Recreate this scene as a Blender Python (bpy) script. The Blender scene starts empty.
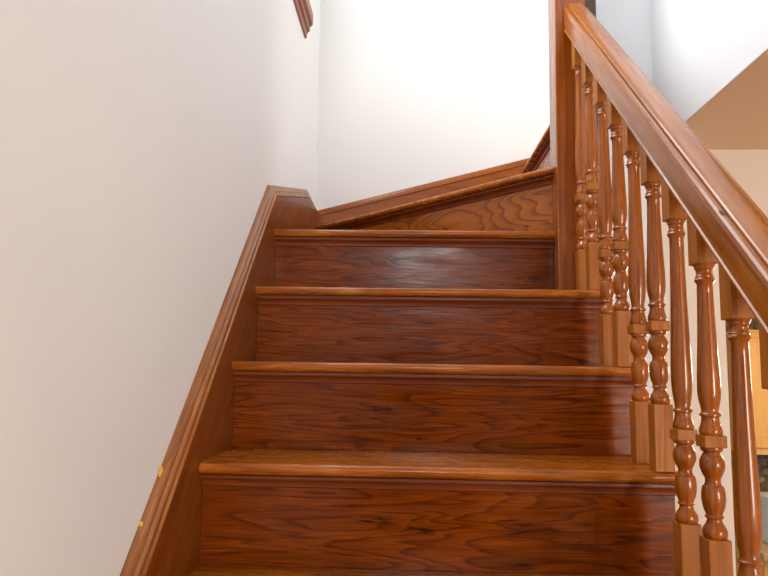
import bpy, bmesh, math, random
from mathutils import Vector, Matrix
random.seed(7)
SC = bpy.context.scene
COL = SC.collection
E = 1.93                                    # eye height above the hall floor

# ------------------------------------------------------------------ camera
F_PX, PITCH, YAW, ROLL = 678.97, 0.11718343, 0.03482412, 0.01545095
cam = bpy.data.cameras.new('camera'); cam_o = bpy.data.objects.new('camera', cam); COL.objects.link(cam_o)
cam.sensor_fit = 'HORIZONTAL'; cam.sensor_width = 36.0; cam.lens = F_PX / 768 * 36.0
cam.clip_start = 0.01
cy, sy, cp, sp = math.cos(YAW), math.sin(YAW), math.cos(PITCH), math.sin(PITCH)
fw = Vector((-sy*cp, cy*cp, sp)); rt = Vector((cy, sy, 0)); up = rt.cross(fw)
r2 = rt*math.cos(ROLL) + up*math.sin(ROLL); u2 = -rt*math.sin(ROLL) + up*math.cos(ROLL)
M3 = Matrix((r2, u2, -fw)).transposed()
cam_o.matrix_world = Matrix.Translation((0, 0, E)) @ M3.to_4x4()
SC.camera = cam_o

# ------------------------------------------------------------------ light, exposure
SC.view_settings.view_transform = 'Standard'; SC.view_settings.look = 'None'
SC.view_settings.gamma = 1.0; SC.view_settings.use_curve_mapping = False
SC.view_settings.exposure = -0.06
w = bpy.data.worlds.new('sky'); SC.world = w; w.use_nodes = True
bg = w.node_tree.nodes['Background']; bg.inputs['Color'].default_value = (0.75, 0.87, 1.0, 1); bg.inputs['Strength'].default_value = 1.0

X_LW_ = -0.412                              # face of the left wall
def area(name, loc, target, sx, sy_, power, col):
    l = bpy.data.lights.new(name, 'AREA'); l.shape = 'RECTANGLE'; l.size = sx; l.size_y = sy_
    l.energy = power; l.color = col
    o = bpy.data.objects.new(name, l); COL.objects.link(o); o.location = loc
    o.rotation_euler = (Vector(target) - Vector(loc)).to_track_quat('-Z', 'Y').to_euler()
    return o
# daylight through the window in the left wall, above the moulded sill
area('window_daylight', (X_LW_+0.02, 1.63, E+2.0), (2.0, 1.75, E+1.7), 1.15, 1.2, 43, (0.97, 0.99, 1.0))
# daylight through the window over the entrance, behind the camera
area('entrance_daylight', (0.2, -2.94, E+1.16), (0.25, 2.0, E+0.4), 0.5, 0.62, 26, (0.94, 0.97, 1.0))
# daylight through the hall window in the entrance wall, to the right of the stair
area('hall_daylight', (2.62, -2.94, E-0.3), (1.0, 2.0, E-0.35), 0.9, 1.3, 108, (1.0, 0.91, 0.80))
# added fill from the upper corridor, brightens the back wall
area('corridor_fill', (2.52, 2.50, E+1.95), (0.3, 2.75, E+0.8), 0.75, 1.3, 32, (1.0, 0.97, 0.93))
# kitchen ceiling lamp
kl = bpy.data.lights.new('kitchen_lamp', 'POINT'); kl.energy = 38; kl.color = (1.0, 0.83, 0.6); kl.shadow_soft_size = 0.12
klo = bpy.data.objects.new('kitchen_lamp', kl); COL.objects.link(klo); klo.location = (2.2, 3.0, E+0.05)

# ------------------------------------------------------------------ materials
def s2l(c):
    return tuple(((v/255)/12.92 if v/255 <= 0.04045 else (((v/255)+0.055)/1.055)**2.4) for v in c)
def rgba(c): return (*s2l(c), 1)
def new_mat(name):
    m = bpy.data.materials.new(name); m.use_nodes = True
    nt = m.node_tree; b = nt.nodes['Principled BSDF']
    return m, nt, b
def mth(nt, op, a, b=None):
    n = nt.nodes.new('ShaderNodeMath'); n.operation = op
    for i, v in enumerate((a, b)):
        if v is None: continue
        if isinstance(v, (int, float)): n.inputs[i].default_value = v
        else: nt.links.new(v, n.inputs[i])
    return n.outputs[0]
def mix(nt, fac, a, b, mode='MIX'):
    n = nt.nodes.new('ShaderNodeMix'); n.data_type = 'RGBA'; n.blend_type = mode
    for sock, v in ((n.inputs['Factor'], fac), (n.inputs['A'], a), (n.inputs['B'], b)):
        if isinstance(v, (int, float)): sock.default_value = v
        elif isinstance(v, tuple): sock.default_value = v
        else: nt.links.new(v, sock)
    return n.outputs['Result']
def noise(nt, vec, scale, detail=2.0, rough=0.5, dist=0.0):
    n = nt.nodes.new('ShaderNodeTexNoise'); n.inputs['Scale'].default_value = scale
    n.inputs['Detail'].default_value = detail; n.inputs['Roughness'].default_value = rough
    n.inputs['Distortion'].default_value = dist
    nt.links.new(vec, n.inputs['Vector']); return n.outputs['Fac']
def ramp(nt, fac, stops):
    n = nt.nodes.new('ShaderNodeValToRGB'); nt.links.new(fac, n.inputs['Fac'])
    cr = n.color_ramp
    while len(cr.elements) < len(stops): cr.elements.new(0.5)
    for e, (p, c) in zip(cr.elements, stops): e.position = p; e.color = c if len(c) == 4 else (*c, 1)
    return n.outputs['Color']
SPEC = 0.3
def wood(name, light, dark, along='X', tilt=0.0, rings=7.0, stretch=(1.3, 9.0), strength=0.6, rough=0.3, coat=0.25, wear=0.0, wear_col=(200, 140, 80), bump=0.15, seed=0.0, axis='X_AXIS', fibre=0.3, knots=0.0, ring_bump=0.5, spec=SPEC):
    """varnished softwood: contour rings of a stretched noise give flat sawn grain"""
    m, nt, b = new_mat(name)
    tc = nt.nodes.new('ShaderNodeTexCoord'); vec = tc.outputs['Object']
    if tilt:
        vr = nt.nodes.new('ShaderNodeVectorRotate'); vr.rotation_type = axis; vr.inputs['Angle'].default_value = tilt
        nt.links.new(vec, vr.inputs['Vector']); vec = vr.outputs['Vector']
    oi = nt.nodes.new('ShaderNodeObjectInfo')
    off = mth(nt, 'MULTIPLY', oi.outputs['Random'], 37.0); off = mth(nt, 'ADD', off, seed)
    ax = 'XYZ'.index(along)
    def scaled(a, c):
        mp = nt.nodes.new('ShaderNodeVectorMath'); mp.operation = 'MULTIPLY'
        v = [c, c, c]; v[ax] = a; mp.inputs[1].default_value = v
        nt.links.new(vec, mp.inputs[0])
        ad = nt.nodes.new('ShaderNodeVectorMath'); ad.operation = 'ADD'
        nt.links.new(mp.outputs[0], ad.inputs[0]); nt.links.new(off, ad.inputs[1]); return ad.outputs[0]
    n1 = noise(nt, scaled(*stretch), 1.0, 2.5, 0.45, 0.25)
    ring = mth(nt, 'FRACT', mth(nt, 'MULTIPLY', n1, rings))
    rc = ramp(nt, ring, [(0.0, (0, 0, 0)), (0.55, (0.28,)*3), (0.9, (1, 1, 1)), (1.0, (0.05,)*3)])
    fib = noise(nt, scaled(9, 420), 1.0, 2.0, 0.6)
    fibc = ramp(nt, fib, [(0.3, (0, 0, 0)), (0.7, (1, 1, 1))])
    tone = noise(nt, scaled(2.0, 5.0), 1.0, 3.0, 0.55)
    tonec = ramp(nt, tone, [(0.3, (0, 0, 0)), (0.7, (1, 1, 1))])
    c = mix(nt, mth(nt, 'MULTIPLY', rc, strength), rgba(light), rgba(dark))
    c = mix(nt, mth(nt, 'MULTIPLY', fibc, fibre), c, rgba(dark))
    c = mix(nt, mth(nt, 'MULTIPLY', tonec, 0.35), c, rgba(dark))
    if knots:
        kn = noise(nt, scaled(4.0, 26.0), 1.0, 4.0, 0.65, 0.8)
        kc = ramp(nt, kn, [(0.64, (0, 0, 0)), (0.70, (1, 1, 1))])
        c = mix(nt, mth(nt, 'MULTIPLY', kc, knots), c, rgba((30, 13, 5)))
    if wear:
        wn = noise(nt, scaled(7.0, 60.0), 1.0, 5.0, 0.7)
        wc = ramp(nt, wn, [(0.5, (0, 0, 0)), (0.68, (1, 1, 1))])
        c = mix(nt, mth(nt, 'MULTIPLY', wc, wear), c, rgba(wear_col))
    nt.links.new(c, b.inputs['Base Color'])
    rn = noise(nt, scaled(5, 40), 1.0, 3.0, 0.6)
    mr = nt.nodes.new('ShaderNodeMapRange'); nt.links.new(rn, mr.inputs['Value'])
    mr.inputs['From Min'].default_value = 0.3; mr.inputs['From Max'].default_value = 0.7
    mr.inputs['To Min'].default_value = max(0.05, rough-0.08); mr.inputs['To Max'].default_value = rough+0.12
    nt.links.new(mr.outputs[0], b.inputs['Roughness'])
    b.inputs['Specular IOR Level'].default_value = spec; b.inputs['Coat Weight'].default_value = coat; b.inputs['Coat Roughness'].default_value = 0.1
    bp = nt.nodes.new('ShaderNodeBump'); bp.inputs['Strength'].default_value = bump; bp.inputs['Distance'].default_value = 0.001
    hsum = mth(nt, 'ADD', mth(nt, 'MULTIPLY', rc, -ring_bump), mth(nt, 'MULTIPLY', rn, 1.5))
    nt.links.new(hsum, bp.inputs['Height']); nt.links.new(bp.outputs[0], b.inputs['Normal'])
    return m
def plaster(name, col, rough=0.75):
    m, nt, b = new_mat(name)
    tc = nt.nodes.new('ShaderNodeTexCoord'); vec = tc.outputs['Object']
    n = noise(nt, vec, 3.0, 3.0, 0.5)
    c2 = tuple(max(0, v-5) for v in col)
    nt.links.new(mix(nt, n, rgba(col), rgba(c2)), b.inputs['Base Color'])
    b.inputs['Roughness'].default_value = rough
    bp = nt.nodes.new('ShaderNodeBump'); bp.inputs['Strength'].default_value = 0.08; bp.inputs['Distance'].default_value = 0.002
    nt.links.new(noise(nt, vec, 60.0, 4.0, 0.6), bp.inputs['Height']); nt.links.new(bp.outputs[0], b.inputs['Normal'])
    return m
def plain(name, col, rough=0.5, metal=0.0):
    m, nt, b = new_mat(name)
    tc = nt.nodes.new('ShaderNodeTexCoord')
    n = noise(nt, tc.outputs['Object'], 25.0, 2.0)
    nt.links.new(mix(nt, n, rgba(col), rgba(tuple(v*0.9 for v in col))), b.inputs['Base Color'])
    b.inputs['Roughness'].default_value = rough; b.inputs['Metallic'].default_value = metal
    return m

SLOPE = math.atan(0.915)
M_wall = plaster('white_plaster', (223, 225, 227))
M_daylit = plaster('daylit_white_plaster', (236, 239, 242))  # white plaster with the cool stairwell daylight mixed into its colour
M_back_wall = plaster('warm_white_plaster', (230, 229, 227))
M_wall2 = plaster('cream_plaster', (232, 224, 214))
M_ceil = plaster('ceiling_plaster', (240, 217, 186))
M_riser = wood('riser_pine', (146, 66, 5), (44, 11, 0), 'X', rings=17, stretch=(1.4, 15), strength=0.62, rough=0.19, coat=0.0, wear=0.22, wear_col=(184, 98, 22), bump=0.4, fibre=0.5, knots=0.9, ring_bump=0.12, spec=0.2)
M_tread = wood('tread_pine', (184, 98, 13), (92, 38, 2), 'X', rings=9, stretch=(1.0, 15), strength=0.55, rough=0.24, coat=0.2, wear=0.42, wear_col=(220, 152, 70), bump=0.2, fibre=0.5, knots=0.7, spec=0.25)
M_cove = wood('cove_pine', (134, 62, 14), (62, 20, 2), 'X', rings=5, stretch=(1.2, 20), strength=0.4, rough=0.4, coat=0.0, wear=0.12, wear_col=(160, 96, 48))
M_skirt = wood('skirt_pine', (134, 68, 10), (70, 27, 2), 'Y', -SLOPE, rings=9, stretch=(0.9, 14), strength=0.5, rough=0.35, coat=0.1)
M_cap = wood('cap_pine', (162, 94, 26), (76, 34, 4), 'Y', -SLOPE, rings=5, stretch=(0.9, 30), strength=0.55, rough=0.33, coat=0.15, wear=0.25, wear_col=(194, 140, 82))
M_back = wood('back_skirt_pine', (166, 88, 16), (100, 42, 4), 'X', rings=5, stretch=(0.9, 12), strength=0.4, rough=0.33, coat=0.3)
M_newel = wood('newel_pine', (162, 82, 10), (90, 36, 2), 'Z', rings=6, stretch=(0.7, 26), strength=0.5, rough=0.3, coat=0.6)
M_bal = wood('baluster_wood', (174, 94, 18), (86, 39, 4), 'Z', rings=5, stretch=(1.2, 28), strength=0.45, rough=0.24, coat=0.5)
M_block = wood('baluster_block_wood', (182, 110, 34), (108, 56, 12), 'Z', rings=5, stretch=(1.2, 28), strength=0.45, rough=0.5, coat=0.0)
M_rail = wood('rail_wood', (174, 100, 22), (100, 48, 6), 'Y', -SLOPE, rings=5, stretch=(0.8, 20), strength=0.4, rough=0.32, coat=0.38, wear=0.15, wear_col=(215, 160, 105))
M_dark = wood('dark_trim_wood', (96, 72, 50), (60, 42, 26), 'Z', rings=4, stretch=(0.9, 20), strength=0.4, rough=0.45, coat=0.1)
M_walltrim = wood('wall_rail_wood', (170, 106, 72), (110, 54, 30), 'Y', rings=4, stretch=(0.9, 30), strength=0.4, rough=0.35, coat=0.2)
M_floor = wood('floor_oak', (198, 138, 88), (150, 94, 52), 'Y', rings=7, stretch=(1.0, 9), strength=0.5, rough=0.35, coat=0.2)
M_dark_panel = wood('dark_panel_wood', (92, 52, 26), (60, 30, 12), 'Z', rings=5, stretch=(0.9, 14), strength=0.4, rough=0.4, coat=0.1)  # dark wood for the added panel behind the camera
M_cab = wood('cabinet_maple', (228, 184, 116), (204, 154, 86), 'Z', rings=4, stretch=(0.9, 12), strength=0.35, rough=0.4, coat=0.15)
M_counter = plain('counter_stone', (196, 170, 128), 0.3)
M_white = plain('white_enamel', (235, 232, 225), 0.35)
M_black = plain('black_plastic', (28, 28, 30), 0.35)
M_steel = plain('brushed_steel', (170, 168, 162), 0.35, 0.9)
M_frame = plain('white_window_paint', (236, 236, 232), 0.45)
m, nt, b = new_mat('chip_putty'); M_chip = m
b.inputs['Base Color'].default_value = rgba((226, 178, 76)); b.inputs['Roughness'].default_value = 0.7
# stone mosaic of the kitchen wall
M_stone, nt, b = new_mat('stone_mosaic')
tc = nt.nodes.new('ShaderNodeTexCoord')
vo = nt.nodes.new('ShaderNodeTexVoronoi'); vo.inputs['Scale'].default_value = 34.0; nt.links.new(tc.outputs['Object'], vo.inputs['Vector'])
vr_ = ramp(nt, vo.outputs['Color'], [(0.0, s2l((34, 28, 20))), (0.35, s2l((110, 76, 44))), (0.6, s2l((84, 84, 62))), (1.0, s2l((170, 132, 92)))])
nt.links.new(vr_, b.inputs['Base Color']); b.inputs['Roughness'].default_value = 0.4
# window glass
M_glass, nt, b = new_mat('window_glass')
b.inputs['Transmission Weight'].default_value = 1.0; b.inputs['Roughness'].default_value = 0.0; b.inputs['IOR'].default_value = 1.05

# ------------------------------------------------------------------ mesh helpers
def link(name, bm, mat, parent=None, smooth=None, bevel=0.0, seg=2):
    bmesh.ops.recalc_face_normals(bm, faces=bm.faces)
    me = bpy.data.meshes.new(name); bm.to_mesh(me); bm.free(); me.materials.append(mat)
    o = bpy.data.objects.new(name, me); COL.objects.link(o)
    if parent is not None:
        o.parent = parent; o.matrix_parent_inverse = Matrix.Identity(4)
    if smooth is not None:
        for p in me.polygons: p.use_smooth = True
        me.update()
        try: me.set_sharp_from_angle(angle=smooth)
        except Exception: pass
    if bevel:
        bv = o.modifiers.new('bevel', 'BEVEL'); bv.width = bevel; bv.segments = seg; bv.limit_method = 'ANGLE'; bv.angle_limit = 0.6
        for p in me.polygons: p.use_smooth = True
        try: me.set_sharp_from_angle(angle=0.6)
        except Exception: pass
        bv.harden_normals = True
    return o
def box(bm, x0, x1, y0, y1, z0, z1):
    v = [bm.verts.new((x, y, z)) for x in (x0, x1) for y in (y0, y1) for z in (z0, z1)]
    for f in ((0,1,3,2),(4,6,7,5),(0,4,5,1),(2,3,7,6),(0,2,6,4),(1,5,7,3)): bm.faces.new([v[i] for i in f])
    return v
def prism(bm, pts, axis, a0, a1):
    """extrude a closed 2D outline along an axis; pts are the other two coordinates in xyz order"""
    def P(p, a):
        q = list(p); q.insert('XYZ'.index(axis), a); return q
    A = [bm.verts.new(P(p, a0)) for p in pts]; B = [bm.verts.new(P(p, a1)) for p in pts]
    n = len(pts)
    bm.faces.new(A); bm.faces.new(B[::-1])
    for i in range(n): bm.faces.new((A[i], B[i], B[(i+1) % n], A[(i+1) % n]))
def sweep(bm, rings):
    """join closed rings (lists of points) and cap both ends"""
    R = [[bm.verts.new(p) for p in r] for r in rings]; n = len(rings[0])
    for a, b_ in zip(R, R[1:]):
        for i in range(n): bm.faces.new((a[i], b_[i], b_[(i+1) % n], a[(i+1) % n]))
    bm.faces.new(R[0]); bm.faces.new(R[-1][::-1])
def lathe(bm, prof, cx, cy_, seg=28, lean=None):
    rings = []
    for r, z in prof:
        dx = lean(z) if lean else 0
        rings.append([(cx+dx+r*math.cos(2*math.pi*k/seg), cy_+r*math.sin(2*math.pi*k/seg), z) for k in range(seg)])
    sweep(bm, rings)
def empty(name, loc, label, cat, group=None):
    o = bpy.data.objects.new(name, None); COL.objects.link(o); o.location = loc; o.empty_display_size = 0.05
    tag(o, label, cat, group); return o
def tag(o, label, cat, group=None):
    o['label'] = label; o['category'] = cat
    if group: o['group'] = group
    return o
def child(name, bm, mat, parent, **k):
    """part given in world coordinates, parented to its thing (or to a part at the thing's origin)"""
    root = parent
    loc = Vector((0, 0, 0))
    while root is not None: loc += root.location; root = root.parent
    bmesh.ops.translate(bm, verts=bm.verts, vec=-loc)
    return link(name, bm, mat, parent, **k)
def struct(name, bm, mat, **k):
    o = link(name, bm, mat, **k); o['kind'] = 'structure'; return o
def wall_with_hole(name, mat, axis, a0, a1, u0, u1, z0, z1, hole=None):
    bm = bmesh.new()
    def bb(ua, ub, za, zb):
        if axis == 'X': box(bm, a0, a1, ua, ub, za, zb)
        else: box(bm, ua, ub, a0, a1, za, zb)
    if not hole: bb(u0, u1, z0, z1)
    else:
        h0, h1, k0, k1 = hole
        if h0 > u0: bb(u0, h0, z0, z1)
        if h1 < u1: bb(h1, u1, z0, z1)
        if k0 > z0: bb(h0, h1, z0, k0)
        if k1 < z1: bb(h0, h1, k1, z1)
    return struct(name, bm, mat)
def add_window(name, axis, a, u0, u1, z0, z1):
    """white sash window in an opening: frame with a muntin cross (+ pane)"""
    bm = bmesh.new(); t = 0.045
    def bb(ua, ub, za, zb, d=0.035):
        if axis == 'X': box(bm, a-d, a+d, ua, ub, za, zb)
        else: box(bm, ua, ub, a-d, a+d, za, zb)
    bb(u0, u0+t, z0, z1); bb(u1-t, u1, z0, z1); bb(u0+t, u1-t, z0, z0+t); bb(u0+t, u1-t, z1-t, z1)
    um, zm = (u0+u1)/2, (z0+z1)/2
    bb(um-.012, um+.012, z0+t, z1-t, .02); bb(u0+t, um-.012, zm-.02, zm+.02, .02); bb(um+.012, u1-t, zm-.02, zm+.02, .02)
    f = struct(name, bm, M_frame)
    bm = bmesh.new()
    if axis == 'X': box(bm, a-.002, a+.002, u0+t, u1-t, z0+t, z1-t)
    else: box(bm, u0+t, u1-t, a-.002, a+.002, z0+t, z1-t)
    link('window_pane', bm, M_glass, f)
    return f

# ------------------------------------------------------------------ stair dimensions
G, R = 0.21, 0.19419                   # going and rise
Y1 = 1.304                             # nosing front of the first full step in view
ZN = E - 0.2052                        # underside of that nosing
T = 0.0215                             # tread thickness
XL, XR = -0.39, 0.508                  # tread ends
def ztop(n): return ZN + T + (n-1)*R
def ynose(n): return Y1 + (n-1)*G
Y_BACK = 2.93
Y_D = 2.04                             # face of the wall right of the newel
X0 = 0.752                             # wall above the hall ceiling
Z_CEIL = E + 0.680
Z_UP = E + 3.0
X_LW = -0.412

# ------------------------------------------------------------------ room shell
bm = bmesh.new(); box(bm, -0.6, 3.3, -3.1, 5.0, -0.1, 0.0); struct('floor', bm, M_floor)
wall_with_hole('wall_left', M_wall, 'X', X_LW-0.12, X_LW, -3.0, 3.05, 0, Z_UP, (1.0, 2.28, E+1.345, E+2.65))
add_window('window_4', 'X', X_LW-0.06, 1.0, 2.28, E+1.345, E+2.65)
bm = bmesh.new(); prism(bm, [(X_LW, 0), (0.98, 0), (0.98, Z_CEIL+0.2), (2.72, Z_CEIL+0.2), (2.72, Z_UP), (X_LW, Z_UP)], 'Y', Y_BACK, Y_BACK+0.12)
struct('wall_back', bm, M_back_wall)
# wall right of the newel with the kitchen opening cut in it
bm = bmesh.new()
pts = [(0.7525, 0), (0.943, 0), (0.943, E+0.215), (2.0, E+0.215), (2.0, 0), (3.2, 0), (3.2, Z_CEIL), (0.7525, Z_CEIL)]
prism(bm, pts, 'Y', Y_D, Y_D+0.10)
struct('wall_kitchen_side', bm, M_wall2, bevel=0.004)
bm = bmesh.new(); box(bm, 0.568, 0.752, Y_D, Y_D+0.10, 0, Z_UP); struct('wall_newel_side', bm, M_daylit)  # continues the kitchen side wall, daylight tint in its colour
bm = bmesh.new(); box(bm, 0.80, 2.6, Y_D, Y_D+0.10, Z_CEIL+0.25, Z_UP); struct('wall_corridor', bm, M_wall)
# wall of the upper storey over the hall ceiling
wall_with_hole('wall_stairwell', M_daylit, 'X', X0, X0+0.10, -3.0, Y_D, Z_CEIL, Z_UP)
# hall ceiling with the thickness of the upper floor
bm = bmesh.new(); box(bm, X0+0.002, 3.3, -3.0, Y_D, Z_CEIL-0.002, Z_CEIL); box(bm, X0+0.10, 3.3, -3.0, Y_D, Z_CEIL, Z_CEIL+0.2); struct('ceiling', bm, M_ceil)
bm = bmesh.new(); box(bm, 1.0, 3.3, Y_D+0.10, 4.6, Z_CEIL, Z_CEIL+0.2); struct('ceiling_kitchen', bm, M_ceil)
bm = bmesh.new()
box(bm, X_LW, X0+0.10, -3.0, Y_D, Z_UP, Z_UP+0.1)
box(bm, X_LW, 2.72, Y_D, Y_BACK, Z_UP, Z_UP+0.1); struct('ceiling_stairwell', bm, M_wall)
wall_with_hole('wall_front', M_wall, 'Y', -3.12, -3.0, X_LW, X0+0.10, 0, Z_UP, (-0.1, 0.5, E+0.8, E+1.52))
# unseen dark panel added to darken the reflections in the risers
bm = bmesh.new(); box(bm, X_LW+0.02, 0.80, -3.0, -2.96, 0, E+0.35); struct('added_dark_panel', bm, M_dark_panel)
add_window('window_1', 'Y', -3.06, -0.1, 0.5, E+0.8, E+1.52)
wall_with_hole('wall_front_hall', M_wall2, 'Y', -3.12, -3.0, X0+0.10, 3.32, 0, Z_CEIL, (2.1, 3.14, E-1.0, E+0.4))
add_window('window_2', 'Y', -3.06, 2.1, 3.14, E-1.0, E+0.4)
wall_with_hole('wall_right', M_wall2, 'X', 3.2, 3.32, -3.0, Y_D+0.1, 0, Z_CEIL)
wall_with_hole('wall_corridor_end', M_wall, 'X', 2.6, 2.72, Y_D, Y_BACK, Z_CEIL+0.25, Z_UP, (2.12, 2.88, E+1.25, E+2.65))
add_window('added_window', 'X', 2.66, 2.12, 2.88, E+1.25, E+2.65)  # unseen window added as the opening for the corridor fill
# kitchen
bm = bmesh.new(); box(bm, 0.5, 4.2, 4.55, 4.67, 0, Z_CEIL+0.2); struct('wall_kitchen_back', bm, M_stone)
bm = bmesh.new(); box(bm, 4.2, 4.32, Y_D+0.1, 4.67, 0, Z_CEIL+0.2); struct('wall_kitchen_right', bm, M_wall2)
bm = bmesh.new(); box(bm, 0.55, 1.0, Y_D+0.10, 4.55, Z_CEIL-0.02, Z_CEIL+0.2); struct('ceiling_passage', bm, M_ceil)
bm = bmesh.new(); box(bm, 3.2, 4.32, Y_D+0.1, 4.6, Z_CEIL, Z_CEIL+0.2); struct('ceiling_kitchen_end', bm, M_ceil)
bm = bmesh.new(); box(bm, 3.3, 4.32, Y_D+0.1, 4.67, -0.1, 0); struct('floor_kitchen', bm, M_floor)
# dark trim board between newel and wall
bm = bmesh.new(); box(bm, 0.514, 0.568, 1.985, Y_D+0.10, 0, Z_UP); o = struct('trim_1', bm, M_dark, bevel=0.003)

# ------------------------------------------------------------------ staircase: treads, risers, coves
stair = empty('staircase', (0.05, Y1, 0), 'varnished pine staircase with dark red risers and rounded golden nosings, winding at the top', 'staircase')
def nosing_profile(y, zt, back):
    """outline in (y, z): rounded nose at y, tread running back"""
    zb = zt - T; r = T/2; pts = []
    for k in range(9):
        a = math.pi/2 + math.pi*k/8
        pts.append((y + r*0.95 + r*0.95*math.cos(a), zt - r + r*math.sin(a)))
    pts += [(back, zb), (back, zt)]
    return pts
def cove_profile(y, zb):
    """moulding under the nosing, y = riser face"""
    p = [(y, zb), (y-0.011, zb), (y-0.011, zb-0.002), (y-0.0165, zb-0.0028), (y-0.0168, zb-0.0075), (y-0.013, zb-0.0085)]
    for k in range(5):
        a = math.pi/2*k/4
        p.append((y-0.004-0.009*(1-math.sin(a)), zb-0.0095-0.0115*(1-math.cos(a))))
    p += [(y-0.004, zb-0.0235), (y-0.0015, zb-0.0245), (y, zb-0.0255)]
    return p
NOSE = 0.028
for n in range(-2, 5):
    y, zt = ynose(n), ztop(n)
    back = ynose(n+1) + NOSE + 0.004
    bm = bmesh.new()
    if n < 4:
        prism(bm, nosing_profile(y, zt, back), 'X', XL, XR)
    else:
        prism(bm, nosing_profile(y, zt, y+0.05), 'X', XL, 0.4222)
        prism(bm, [(XL, y+0.05), (0.40, y+0.05), (0.42, 1.99), (0.42, 2.05), (XL, 2.9)], 'Z', zt-T, zt)
    t = child('tread', bm, M_tread, stair, smooth=0.7)
    bm = bmesh.new(); prism(bm, cove_profile(y+NOSE, zt-T), 'X', XL, XR if n < 4 else 0.4222)
    child('cove_moulding', bm, M_cove, t, smooth=0.5)
    bm = bmesh.new(); box(bm, XL, (XR-0.0005) if n < 4 else 0.4222, y+NOSE, y+NOSE+0.018, zt-R, zt-T)
    child('riser', bm, M_riser, stair, bevel=0.001)
nx, nz = 0.137, ztop(4)-0.013
bm = bmesh.new(); bmesh.ops.create_icosphere(bm, subdivisions=2, radius=1.0)
for v in bm.verts:
    j = 1+0.3*math.sin(8*v.co.x+5*v.co.z)
    v.co = Vector((nx+v.co.x*0.012*j, ynose(4)+0.0012+v.co.y*0.0015, nz+v.co.z*0.0028*j))
child('nick', bm, M_dark, t, smooth=1.0)['label'] = 'dark nick in the nosing'
# winder: fifth riser and tread run diagonally from the newel to the far left corner
P5a, P5b = Vector((0.4215, 1.928)), Vector((-0.405, 2.834))
d5 = (P5b-P5a).normalized(); n5 = Vector((d5.y, -d5.x))
if n5.y < 0: n5 = -n5                       # points uphill (away from the camera)
n5 = Vector((abs(n5.x), abs(n5.y)))
z5 = ztop(5)
def along5(prof, s0, s1):
    """profile (distance uphill, z) swept along the diagonal nosing line"""
    rings = []
    for s in (s0, s1):
        q = P5a + d5*s
        rings.append([(q.x+n5.x*h, q.y+n5.y*h, z) for h, z in prof])
    bm = bmesh.new(); sweep(bm, rings); return bm
L5 = (P5b-P5a).length
X6 = 0.446                                   # nosing of the sixth step, running along the depth of the stair
bm = along5(nosing_profile(0, z5, 0.05), 0.0, L5)
q0 = P5a + n5*0.05; q1 = P5b + n5*0.05
prism(bm, [(q0.x, q0.y), (X6+NOSE, q0.y), (X6+NOSE, 2.91), (q1.x, 2.91), (q1.x, q1.y)], 'Z', z5-T, z5)
t = child('tread', bm, M_tread, stair, smooth=0.7)
child('cove_moulding', along5(cove_profile(NOSE, z5-T), 0, L5), M_cove, t, smooth=0.5)
M_riser5 = wood('upper_riser_pine', (174, 96, 20), (84, 32, 2), 'X', tilt=0.81, axis='Z_AXIS', rings=16, stretch=(1.6, 9), strength=0.8, rough=0.3, coat=0.3, bump=0.2)
child('riser', along5([(NOSE, z5-R), (NOSE+.018, z5-R), (NOSE+.018, z5-T), (NOSE, z5-T)], 0, L5), M_riser5, stair, bevel=0.001)
z6 = ztop(6)
def along6(prof, y0, y1):
    bm = bmesh.new(); sweep(bm, [[(X6+h, y, z) for h, z in prof] for y in (y0, y1)]); return bm
t = child('tread', along6(nosing_profile(0, z6, 0.066), 1.992, 2.906), M_tread, stair, smooth=0.7)
child('cove_moulding', along6(cove_profile(NOSE, z6-T), 1.992, 2.906), M_cove, t, smooth=0.5)
child('riser', along6([(NOSE, z6-R), (NOSE+.018, z6-R), (NOSE+.018, z6-T), (NOSE, z6-T)], 1.992, 2.906), M_riser5, stair, bevel=0.001)
# the floor of the upper flight, hidden behind the newel
bm = bmesh.new(); box(bm, 0.58, 2.6, Y_D+0.10, 2.90, ztop(6)-0.05, ztop(6)); struct('floor_landing', bm, M_floor)
# outer string under the tread ends, down to the hall floor
bm = bmesh.new()
pts = []
for n in range(-2, 4):
    pts += [(ynose(n)+NOSE+0.019, ztop(n)-R if n > -2 else 0), (ynose(n)+NOSE+0.019, ztop(n)-T-0.001)]
pts += [(1.898, ztop(3)-T-0.001), (1.898, 0)]
prism(bm, pts, 'X', 0.475, 0.507)
child('outer_string', bm, M_skirt, stair)

# ------------------------------------------------------------------ wall skirts (strings)
# left skirt: board outline in (y, z) plus moulded cap swept along its top
slope = 0.915
def zcap(y):  return E + 0.488 + slope*(y-1.928)          # lower line of the cap on the board face
ls = empty('stair_skirt', (-0.40, 1.3, 0.0), 'moulded brown wooden skirt climbing the left wall beside the steps, chipped along its edge', 'stair skirt')
yk = 1.935                                               # knee where the pitch eases
zk = zcap(yk)
ye, ze = 2.60, zk + 0.25*(2.60-yk)
bm = bmesh.new()
prism(bm, [(0.2, zcap(0.2)-0.5), (0.2, zcap(0.2)+0.01), (yk, zk+0.01), (ye, ze+0.01), (2.915, ze+0.0), (2.915, E+0.1), (1.9, E-0.2)], 'X', X_LW, XL)
child('board', bm, M_skirt, ls)
def cap_ring(y, z, ty, tz):
    """ogee cap section across the board top; (ty,tz) is the direction perpendicular to the run"""
    prof = [(X_LW, -0.012), (XL+0.001, -0.012), (XL+0.004, -0.0105), (XL+0.004, -0.006), (XL+0.0005, -0.003), (XL-0.001, 0.002),
            (XL-0.0005, 0.006), (XL-0.004, 0.0095), (XL-0.0065, 0.0105), (XL-0.007, 0.014), (XL-0.0105, 0.0185), (XL-0.014, 0.0205), (X_LW, 0.0215)]
    return [(x, y+ty*(v+0.012), z+tz*(v+0.012)) for x, v in prof]
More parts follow.
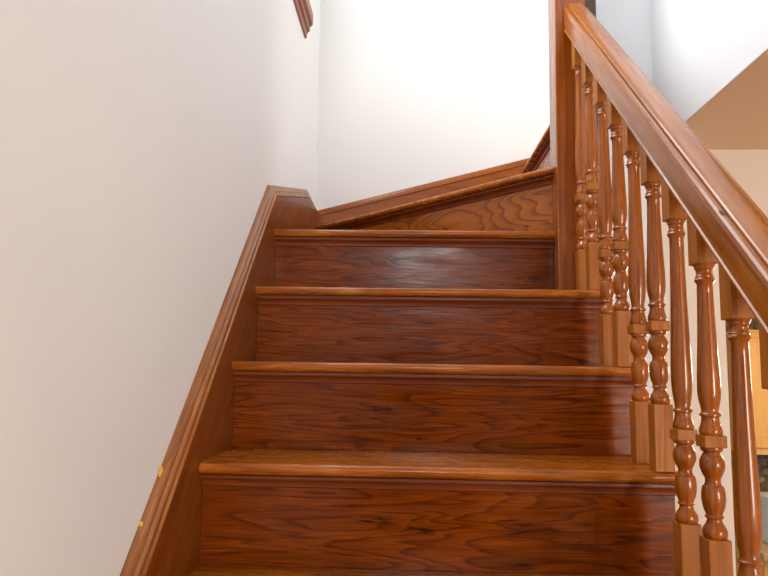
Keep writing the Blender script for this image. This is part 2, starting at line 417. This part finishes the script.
a1 = math.atan(slope); a2 = math.atan(0.25); am = (a1+a2)/2; kk = 1/math.cos((a1-a2)/2)
bm = bmesh.new()
sweep(bm, [cap_ring(0.2, zcap(0.2), -math.sin(a1), math.cos(a1)), cap_ring(yk, zk, -math.sin(am)*kk, math.cos(am)*kk), cap_ring(ye, ze, -math.sin(a2), math.cos(a2))])
child('cap_moulding', bm, M_cap, ls, smooth=0.5)
# two yellow chips on the cap's edge
for (yc, s) in ((1.15, 0.008), (1.076, 0.0035)):
    zc = zcap(yc)+0.0335*1.355
    bm = bmesh.new(); bmesh.ops.create_icosphere(bm, subdivisions=2, radius=1.0)
    for v in bm.verts:
        j = 1+0.25*math.sin(7*v.co.x+3*v.co.y+5*v.co.z)
        v.co = Vector((X_LW+0.003+v.co.x*0.003*j, yc+v.co.y*s*j, zc-0.002+v.co.z*s*1.6*j))
    child('chip', bm, M_chip, ls, smooth=1.0)['label'] = 'yellow chipped spot'
# back skirt along the back wall over the winder
bs = empty('stair_skirt', (0.05, Y_BACK, E+0.5), 'sloping brown wooden skirt on the bright back wall above the winding step', 'stair skirt')
def zbs(x): return E + 0.688 + 0.262*(x+0.387) - 0.028
bm = bmesh.new()
prism(bm, [(XL-0.02, E+0.35), (XL-0.02, zbs(XL-0.02)+0.005), (0.72, zbs(0.72)+0.005), (0.72, E+0.35)], 'Y', 2.907, Y_BACK)
child('board', bm, M_back, bs)
prof = [(Y_BACK, -0.004), (2.9055, -0.004), (2.9035, -0.002), (2.9035, 0.003), (2.9065, 0.006), (2.907, 0.011), (2.909, 0.0125), (2.910, 0.019), (2.915, 0.026), (Y_BACK, 0.028)]
bm = bmesh.new(); sweep(bm, [[(x, y, zbs(x)+v) for y, v in prof] for x in (XL-0.02, 0.72)])
child('cap_moulding', bm, M_back, bs, smooth=0.5)

# moulded wooden rail high on the left wall
bm = bmesh.new()
prof = [(X_LW, E+1.272), (X_LW+0.009, E+1.272), (X_LW+0.011, E+1.276), (X_LW+0.011, E+1.284), (X_LW+0.015, E+1.288), (X_LW+0.022, E+1.288), (X_LW+0.024, E+1.292), (X_LW+0.024, E+1.300),
        (X_LW+0.029, E+1.304), (X_LW+0.036, E+1.304), (X_LW+0.038, E+1.308), (X_LW+0.038, E+1.345), (X_LW, E+1.345)]
rings = []
for y in (1.2, 2.46):
    rings.append([(x, y + (0.05*(1-(x-X_LW)/0.038) if y > 2 else 0), z) for x, z in prof])
sweep(bm, rings)
tag(link('wall_rail', bm, M_walltrim, smooth=0.5), 'short stepped wooden moulding ending high on the left wall near the corner', 'moulding')

# ------------------------------------------------------------------ newel post
nw = empty('newel_post', (0.467, 1.945, ztop(3)), 'tall square wooden newel post where the handrail ends and the steps turn', 'newel post')
bm = bmesh.new(); box(bm, 0.4225, 0.512, 1.90, 1.99, ztop(3), E+1.55)
child('shaft', bm, M_newel, nw, bevel=0.003)
bm = bmesh.new(); box(bm, 0.412, 0.523, 1.89, 2.0, E+1.55, E+1.575)
c_ = child('cap', bm, M_newel, nw, bevel=0.006)
bm = bmesh.new(); lathe(bm, [(0.02, E+1.575), (0.028, E+1.585), (0.045, E+1.62), (0.047, E+1.64), (0.04, E+1.665), (0.02, E+1.685), (0.002, E+1.69)], 0.467, 1.945)
child('finial', bm, M_newel, nw, smooth=0.8)

# ------------------------------------------------------------------ handrail
RS = 0.905; RA = math.atan(RS)
def zrail(y): return E + 0.5004 + RS*(y-1.363)           # underside of the rail
half = [(-0.035, 0.0), (-0.035, 0.003), (-0.0325, 0.005), (-0.0325, 0.008), (-0.0345, 0.0105), (-0.035, 0.022), (-0.0345, 0.040), (-0.0345, 0.0425), (-0.0355, 0.0445),
        (-0.0355, 0.049), (-0.034, 0.053), (-0.0305, 0.0557), (-0.0265, 0.0560), (-0.0240, 0.0540), (-0.0232, 0.0545), (-0.0226, 0.0590), (-0.0205, 0.0612), (-0.015, 0.0632), (-0.007, 0.0645)]
prof = half + [(-u, v) for u, v in half[::-1]]
XC = 0.484
hr = empty('handrail', (XC, 1.2, zrail(1.2)), 'broad moulded wooden handrail sloping down from the newel post over the balusters', 'handrail')
bm = bmesh.new()
rings = []
for i in range(41):
    t_ = i/40; y = -0.35 + (1.90+0.35)*t_
    if i == 40: ring = [(XC+u, 1.90, zrail(1.90)+v/math.cos(RA)) for u, v in prof]
    else: ring = [(XC+u, y - math.sin(RA)*v, zrail(y) + math.cos(RA)*v) for u, v in prof]
    rings.append(ring)
rings.pop(39); sweep(bm, rings)
rail = child('rail', bm, M_rail, hr, smooth=0.45)
# a gouge in the edge of the rail, with splintered grain
bm = bmesh.new(); bmesh.ops.create_icosphere(bm, subdivisions=2, radius=1.0)
yg = 1.02; c0 = Vector((XC-0.0275, yg - math.sin(RA)*0.0555, zrail(yg) + math.cos(RA)*0.0555))
for v in bm.verts:
    j = 1+0.35*math.sin(9*v.co.x+4*v.co.z)
    loc = Vector((v.co.x*0.0045*j, v.co.y*0.009*j, v.co.z*0.0012))
    v.co = c0 + Matrix.Rotation(RA, 3, 'X') @ loc
child('gouge', bm, M_dark, hr, smooth=1.0)['label'] = 'dark gouge in the rail edge'

# ------------------------------------------------------------------ balusters
HB = 0.0178
def baluster(y, n, far, ordinal):
    zt = ztop(n); cx = XR - HB - 0.0085
    name = {1: 'first', 2: 'second', 3: 'third', 4: 'fourth', 5: 'fifth', 6: 'sixth', 7: 'seventh', 8: 'eighth', 9: 'ninth', 10: 'tenth'}[ordinal]
    root = empty('baluster', (cx, y, zt), f'{name} turned wooden baluster counting down the stair from the square newel post', 'baluster', 'turned balusters under the handrail')
    lean = lambda z: -0.0010*max(0.0, z-zt)/0.62
    def lb(z0, z1, h, nm, slant=False):
        bm = bmesh.new(); v = box(bm, cx-h, cx+h, y-h, y+h, z0, z1)
        for q in bm.verts:
            if slant and q.co.z > z0+1e-6: q.co.z = zrail(q.co.y)+0.002
            q.co.x += lean(q.co.z)
        child(nm, bm, M_block, root, bevel=0.0016)
    lb(zt, zt+0.124, HB, 'base_block')
    P = [(0.0155, .124), (0.0178, .127), (0.0185, .132), (0.0178, .137), (0.0152, .142), (0.0122, .1465), (0.0108, .151), (0.0110, .153), (0.0134, .1545), (0.0139, .1565), (0.0122, .1585),
         (0.0120, .160), (0.0150, .167), (0.0169, .175), (0.0178, .184), (0.0174, .193), (0.0162, .200), (0.0152, .2025), (0.0130, .2035), (0.0118, .207), (0.0114, .211), (0.0116, .2145), (0.0132, .2175),
         (0.0158, .2225), (0.0184, .230), (0.0188, .236), (0.0179, .2425), (0.0152, .2485), (0.0128, .252), (0.0122, .2535), (0.0126, .2548), (0.0158, .2565), (0.0168, .2595), (0.0165, .262)]
    bm = bmesh.new(); lathe(bm, [(r_, zt+z_) for r_, z_ in P], cx, y, lean=lean); child('lower_turning', bm, M_bal, root, smooth=0.7)
    lb(zt+0.262, zt+0.281, 0.0176, 'collar_block')
    zr = 0.621 if far else 0.524                           # ring below the top block
    P = [(0.0160, .281), (0.0176, .284), (0.0172, .289), (0.0150, .296), (0.0136, .303), (0.0132, .307), (0.0136, .309), (0.0158, .3105), (0.0160, .3135), (0.0136, .3155), (0.0128, .318)]
    L = zr - 0.318
    for a, r_ in ((.025, .0134), (.06, .0152), (.10, .0167), (.14, .0175), (.19, .0176), (.25, .0173), (.33, .0166), (.45, .0153), (.6, .0140), (.75, .0130), (.9, .0123), (.985, .0121)):
        P.append((r_, .318+L*a))
    P += [(0.0145, zr), (0.0157, zr+.0025), (0.0145, zr+.0055), (0.0136, zr+.0065), (0.0140, zr+.009), (0.0128, zr+.0105), (0.0124, zr+.016), (0.0130, zr+.0195), (0.0148, zr+.0215),
          (0.0146, zr+.0235), (0.0165, zr+.0265), (0.0172, zr+.0285)]
    bm = bmesh.new(); lathe(bm, [(r_, zt+z_) for r_, z_ in P], cx, y, lean=lean); child('upper_turning', bm, M_bal, root, smooth=0.7)
    lb(zt+zr+0.0285, zrail(y)+0.01, HB, 'top_block', True)
spots = [(5, 3, True), (4, 3, False), (3, 2, True), (2, 2, False), (1, 1, True), (0, 1, False), (-1, 0, True), (-2, 0, False), (-3, -1, True), (-4, -1, False)]
for i, (k, n, far) in enumerate(spots): baluster(1.322 + 0.107*k, n, far, i+1)

# ------------------------------------------------------------------ kitchen seen through the opening
def at(x, y, Y):
    """point at depth Y behind a place read off the photograph (for measuring only)"""
    d = fw + r2*((x-384)/F_PX) - u2*((y-288)/F_PX); s = Y/d.y
    return d.x*s, E + d.z*s
CY = 4.20
xl, ztp = at(743, 330, CY)
_, zbt = at(760, 455, CY)
cab = empty('wall_cabinet', (xl+0.4, CY+0.17, zbt), 'honey-coloured wooden wall cabinet hanging on the kitchen wall beyond the balusters', 'cabinet')
bm = bmesh.new(); box(bm, xl, xl+0.9, CY+0.02, 4.545, zbt, ztp-0.03); child('body', bm, M_cab, cab)
bm = bmesh.new()
prism(bm, [(CY+0.02, ztp-0.05), (CY+0.005, ztp-0.045), (CY-0.012, ztp-0.015), (CY-0.03, ztp-0.008), (CY-0.03, ztp), (4.545, ztp), (4.545, ztp-0.05)], 'X', xl-0.02, xl+0.92)
child('cornice', bm, M_cab, cab)
for k in range(2):
    a = xl+0.02+0.44*k; b_ = a+0.42
    bm = bmesh.new(); s = 0.06; z0, z1 = zbt+0.04, ztp-0.07
    box(bm, a, a+s, CY, CY+0.02, z0, z1); box(bm, b_-s, b_, CY, CY+0.02, z0, z1)
    box(bm, a+s, b_-s, CY, CY+0.02, z0, z0+s); box(bm, a+s, b_-s, CY, CY+0.02, z1-s, z1)
    box(bm, a+s, b_-s, CY+0.010, CY+0.018, z0+s, z1-s)
    d_ = child('door', bm, M_cab, cab, bevel=0.003)
    bm = bmesh.new(); kx = b_-0.03 if k == 0 else a+0.03
    bmesh.ops.create_uvsphere(bm, u_segments=16, v_segments=10, radius=0.013)
    bmesh.ops.translate(bm, verts=bm.verts, vec=(kx, CY-0.012, z0+0.05)); child('knob', bm, M_steel, d_, smooth=1.0)
_, zct = at(760, 551, CY-0.2)
base = empty('base_cabinet', (xl+0.4, CY+0.05, 0), 'pale base cabinet standing under the stone worktop in the kitchen', 'cabinet')
bm = bmesh.new(); box(bm, xl-0.05, xl+1.0, CY-0.22, 4.545, 0.1, zct-0.04); child('body', bm, M_cab, base)
bm = bmesh.new(); box(bm, xl-0.05, xl+1.0, CY-0.15, 4.545, 0, 0.1); child('plinth', bm, M_dark, base)
for k in range(2):
    bm = bmesh.new(); box(bm, xl-0.02+0.5*k, xl+0.45+0.5*k, CY-0.24, CY-0.22, 0.14, zct-0.08); child('door', bm, M_cab, base, bevel=0.004)
bm = bmesh.new(); box(bm, xl-0.07, xl+1.02, CY-0.26, 4.545, zct-0.04, zct)
tag(link('worktop', bm, M_counter, bevel=0.006), 'beige stone worktop edge on the base cabinet in the kitchen', 'worktop')
# small white and black appliance on the worktop
ax_, _ = at(768, 520, CY)
cm = empty('coffee_maker', (ax_, CY+0.02, zct), 'small white and black appliance on the kitchen worktop behind the balusters', 'appliance')
bm = bmesh.new(); box(bm, ax_-0.03, ax_-0.012, CY-0.12, CY+0.12, zct, zct+0.27); box(bm, ax_+0.13, ax_+0.148, CY-0.12, CY+0.12, zct, zct+0.27)
box(bm, ax_-0.012, ax_+0.13, CY+0.04, CY+0.12, zct, zct+0.27); box(bm, ax_-0.012, ax_+0.13, CY-0.12, CY+0.04, zct, zct+0.03); box(bm, ax_-0.012, ax_+0.13, CY-0.12, CY+0.04, zct+0.20, zct+0.27)
child('body', bm, M_white, cm, bevel=0.006)
bm = bmesh.new(); lathe(bm, [(0.04, zct+0.031), (0.056, zct+0.05), (0.058, zct+0.11), (0.045, zct+0.155), (0.04, zct+0.17)], ax_+0.059, CY-0.035)
child('jug', bm, M_black, cm, smooth=0.8)
bm = bmesh.new(); box(bm, ax_-0.008, ax_+0.126, CY-0.124, CY-0.12, zct+0.205, zct+0.262); child('control_panel', bm, M_black, cm)
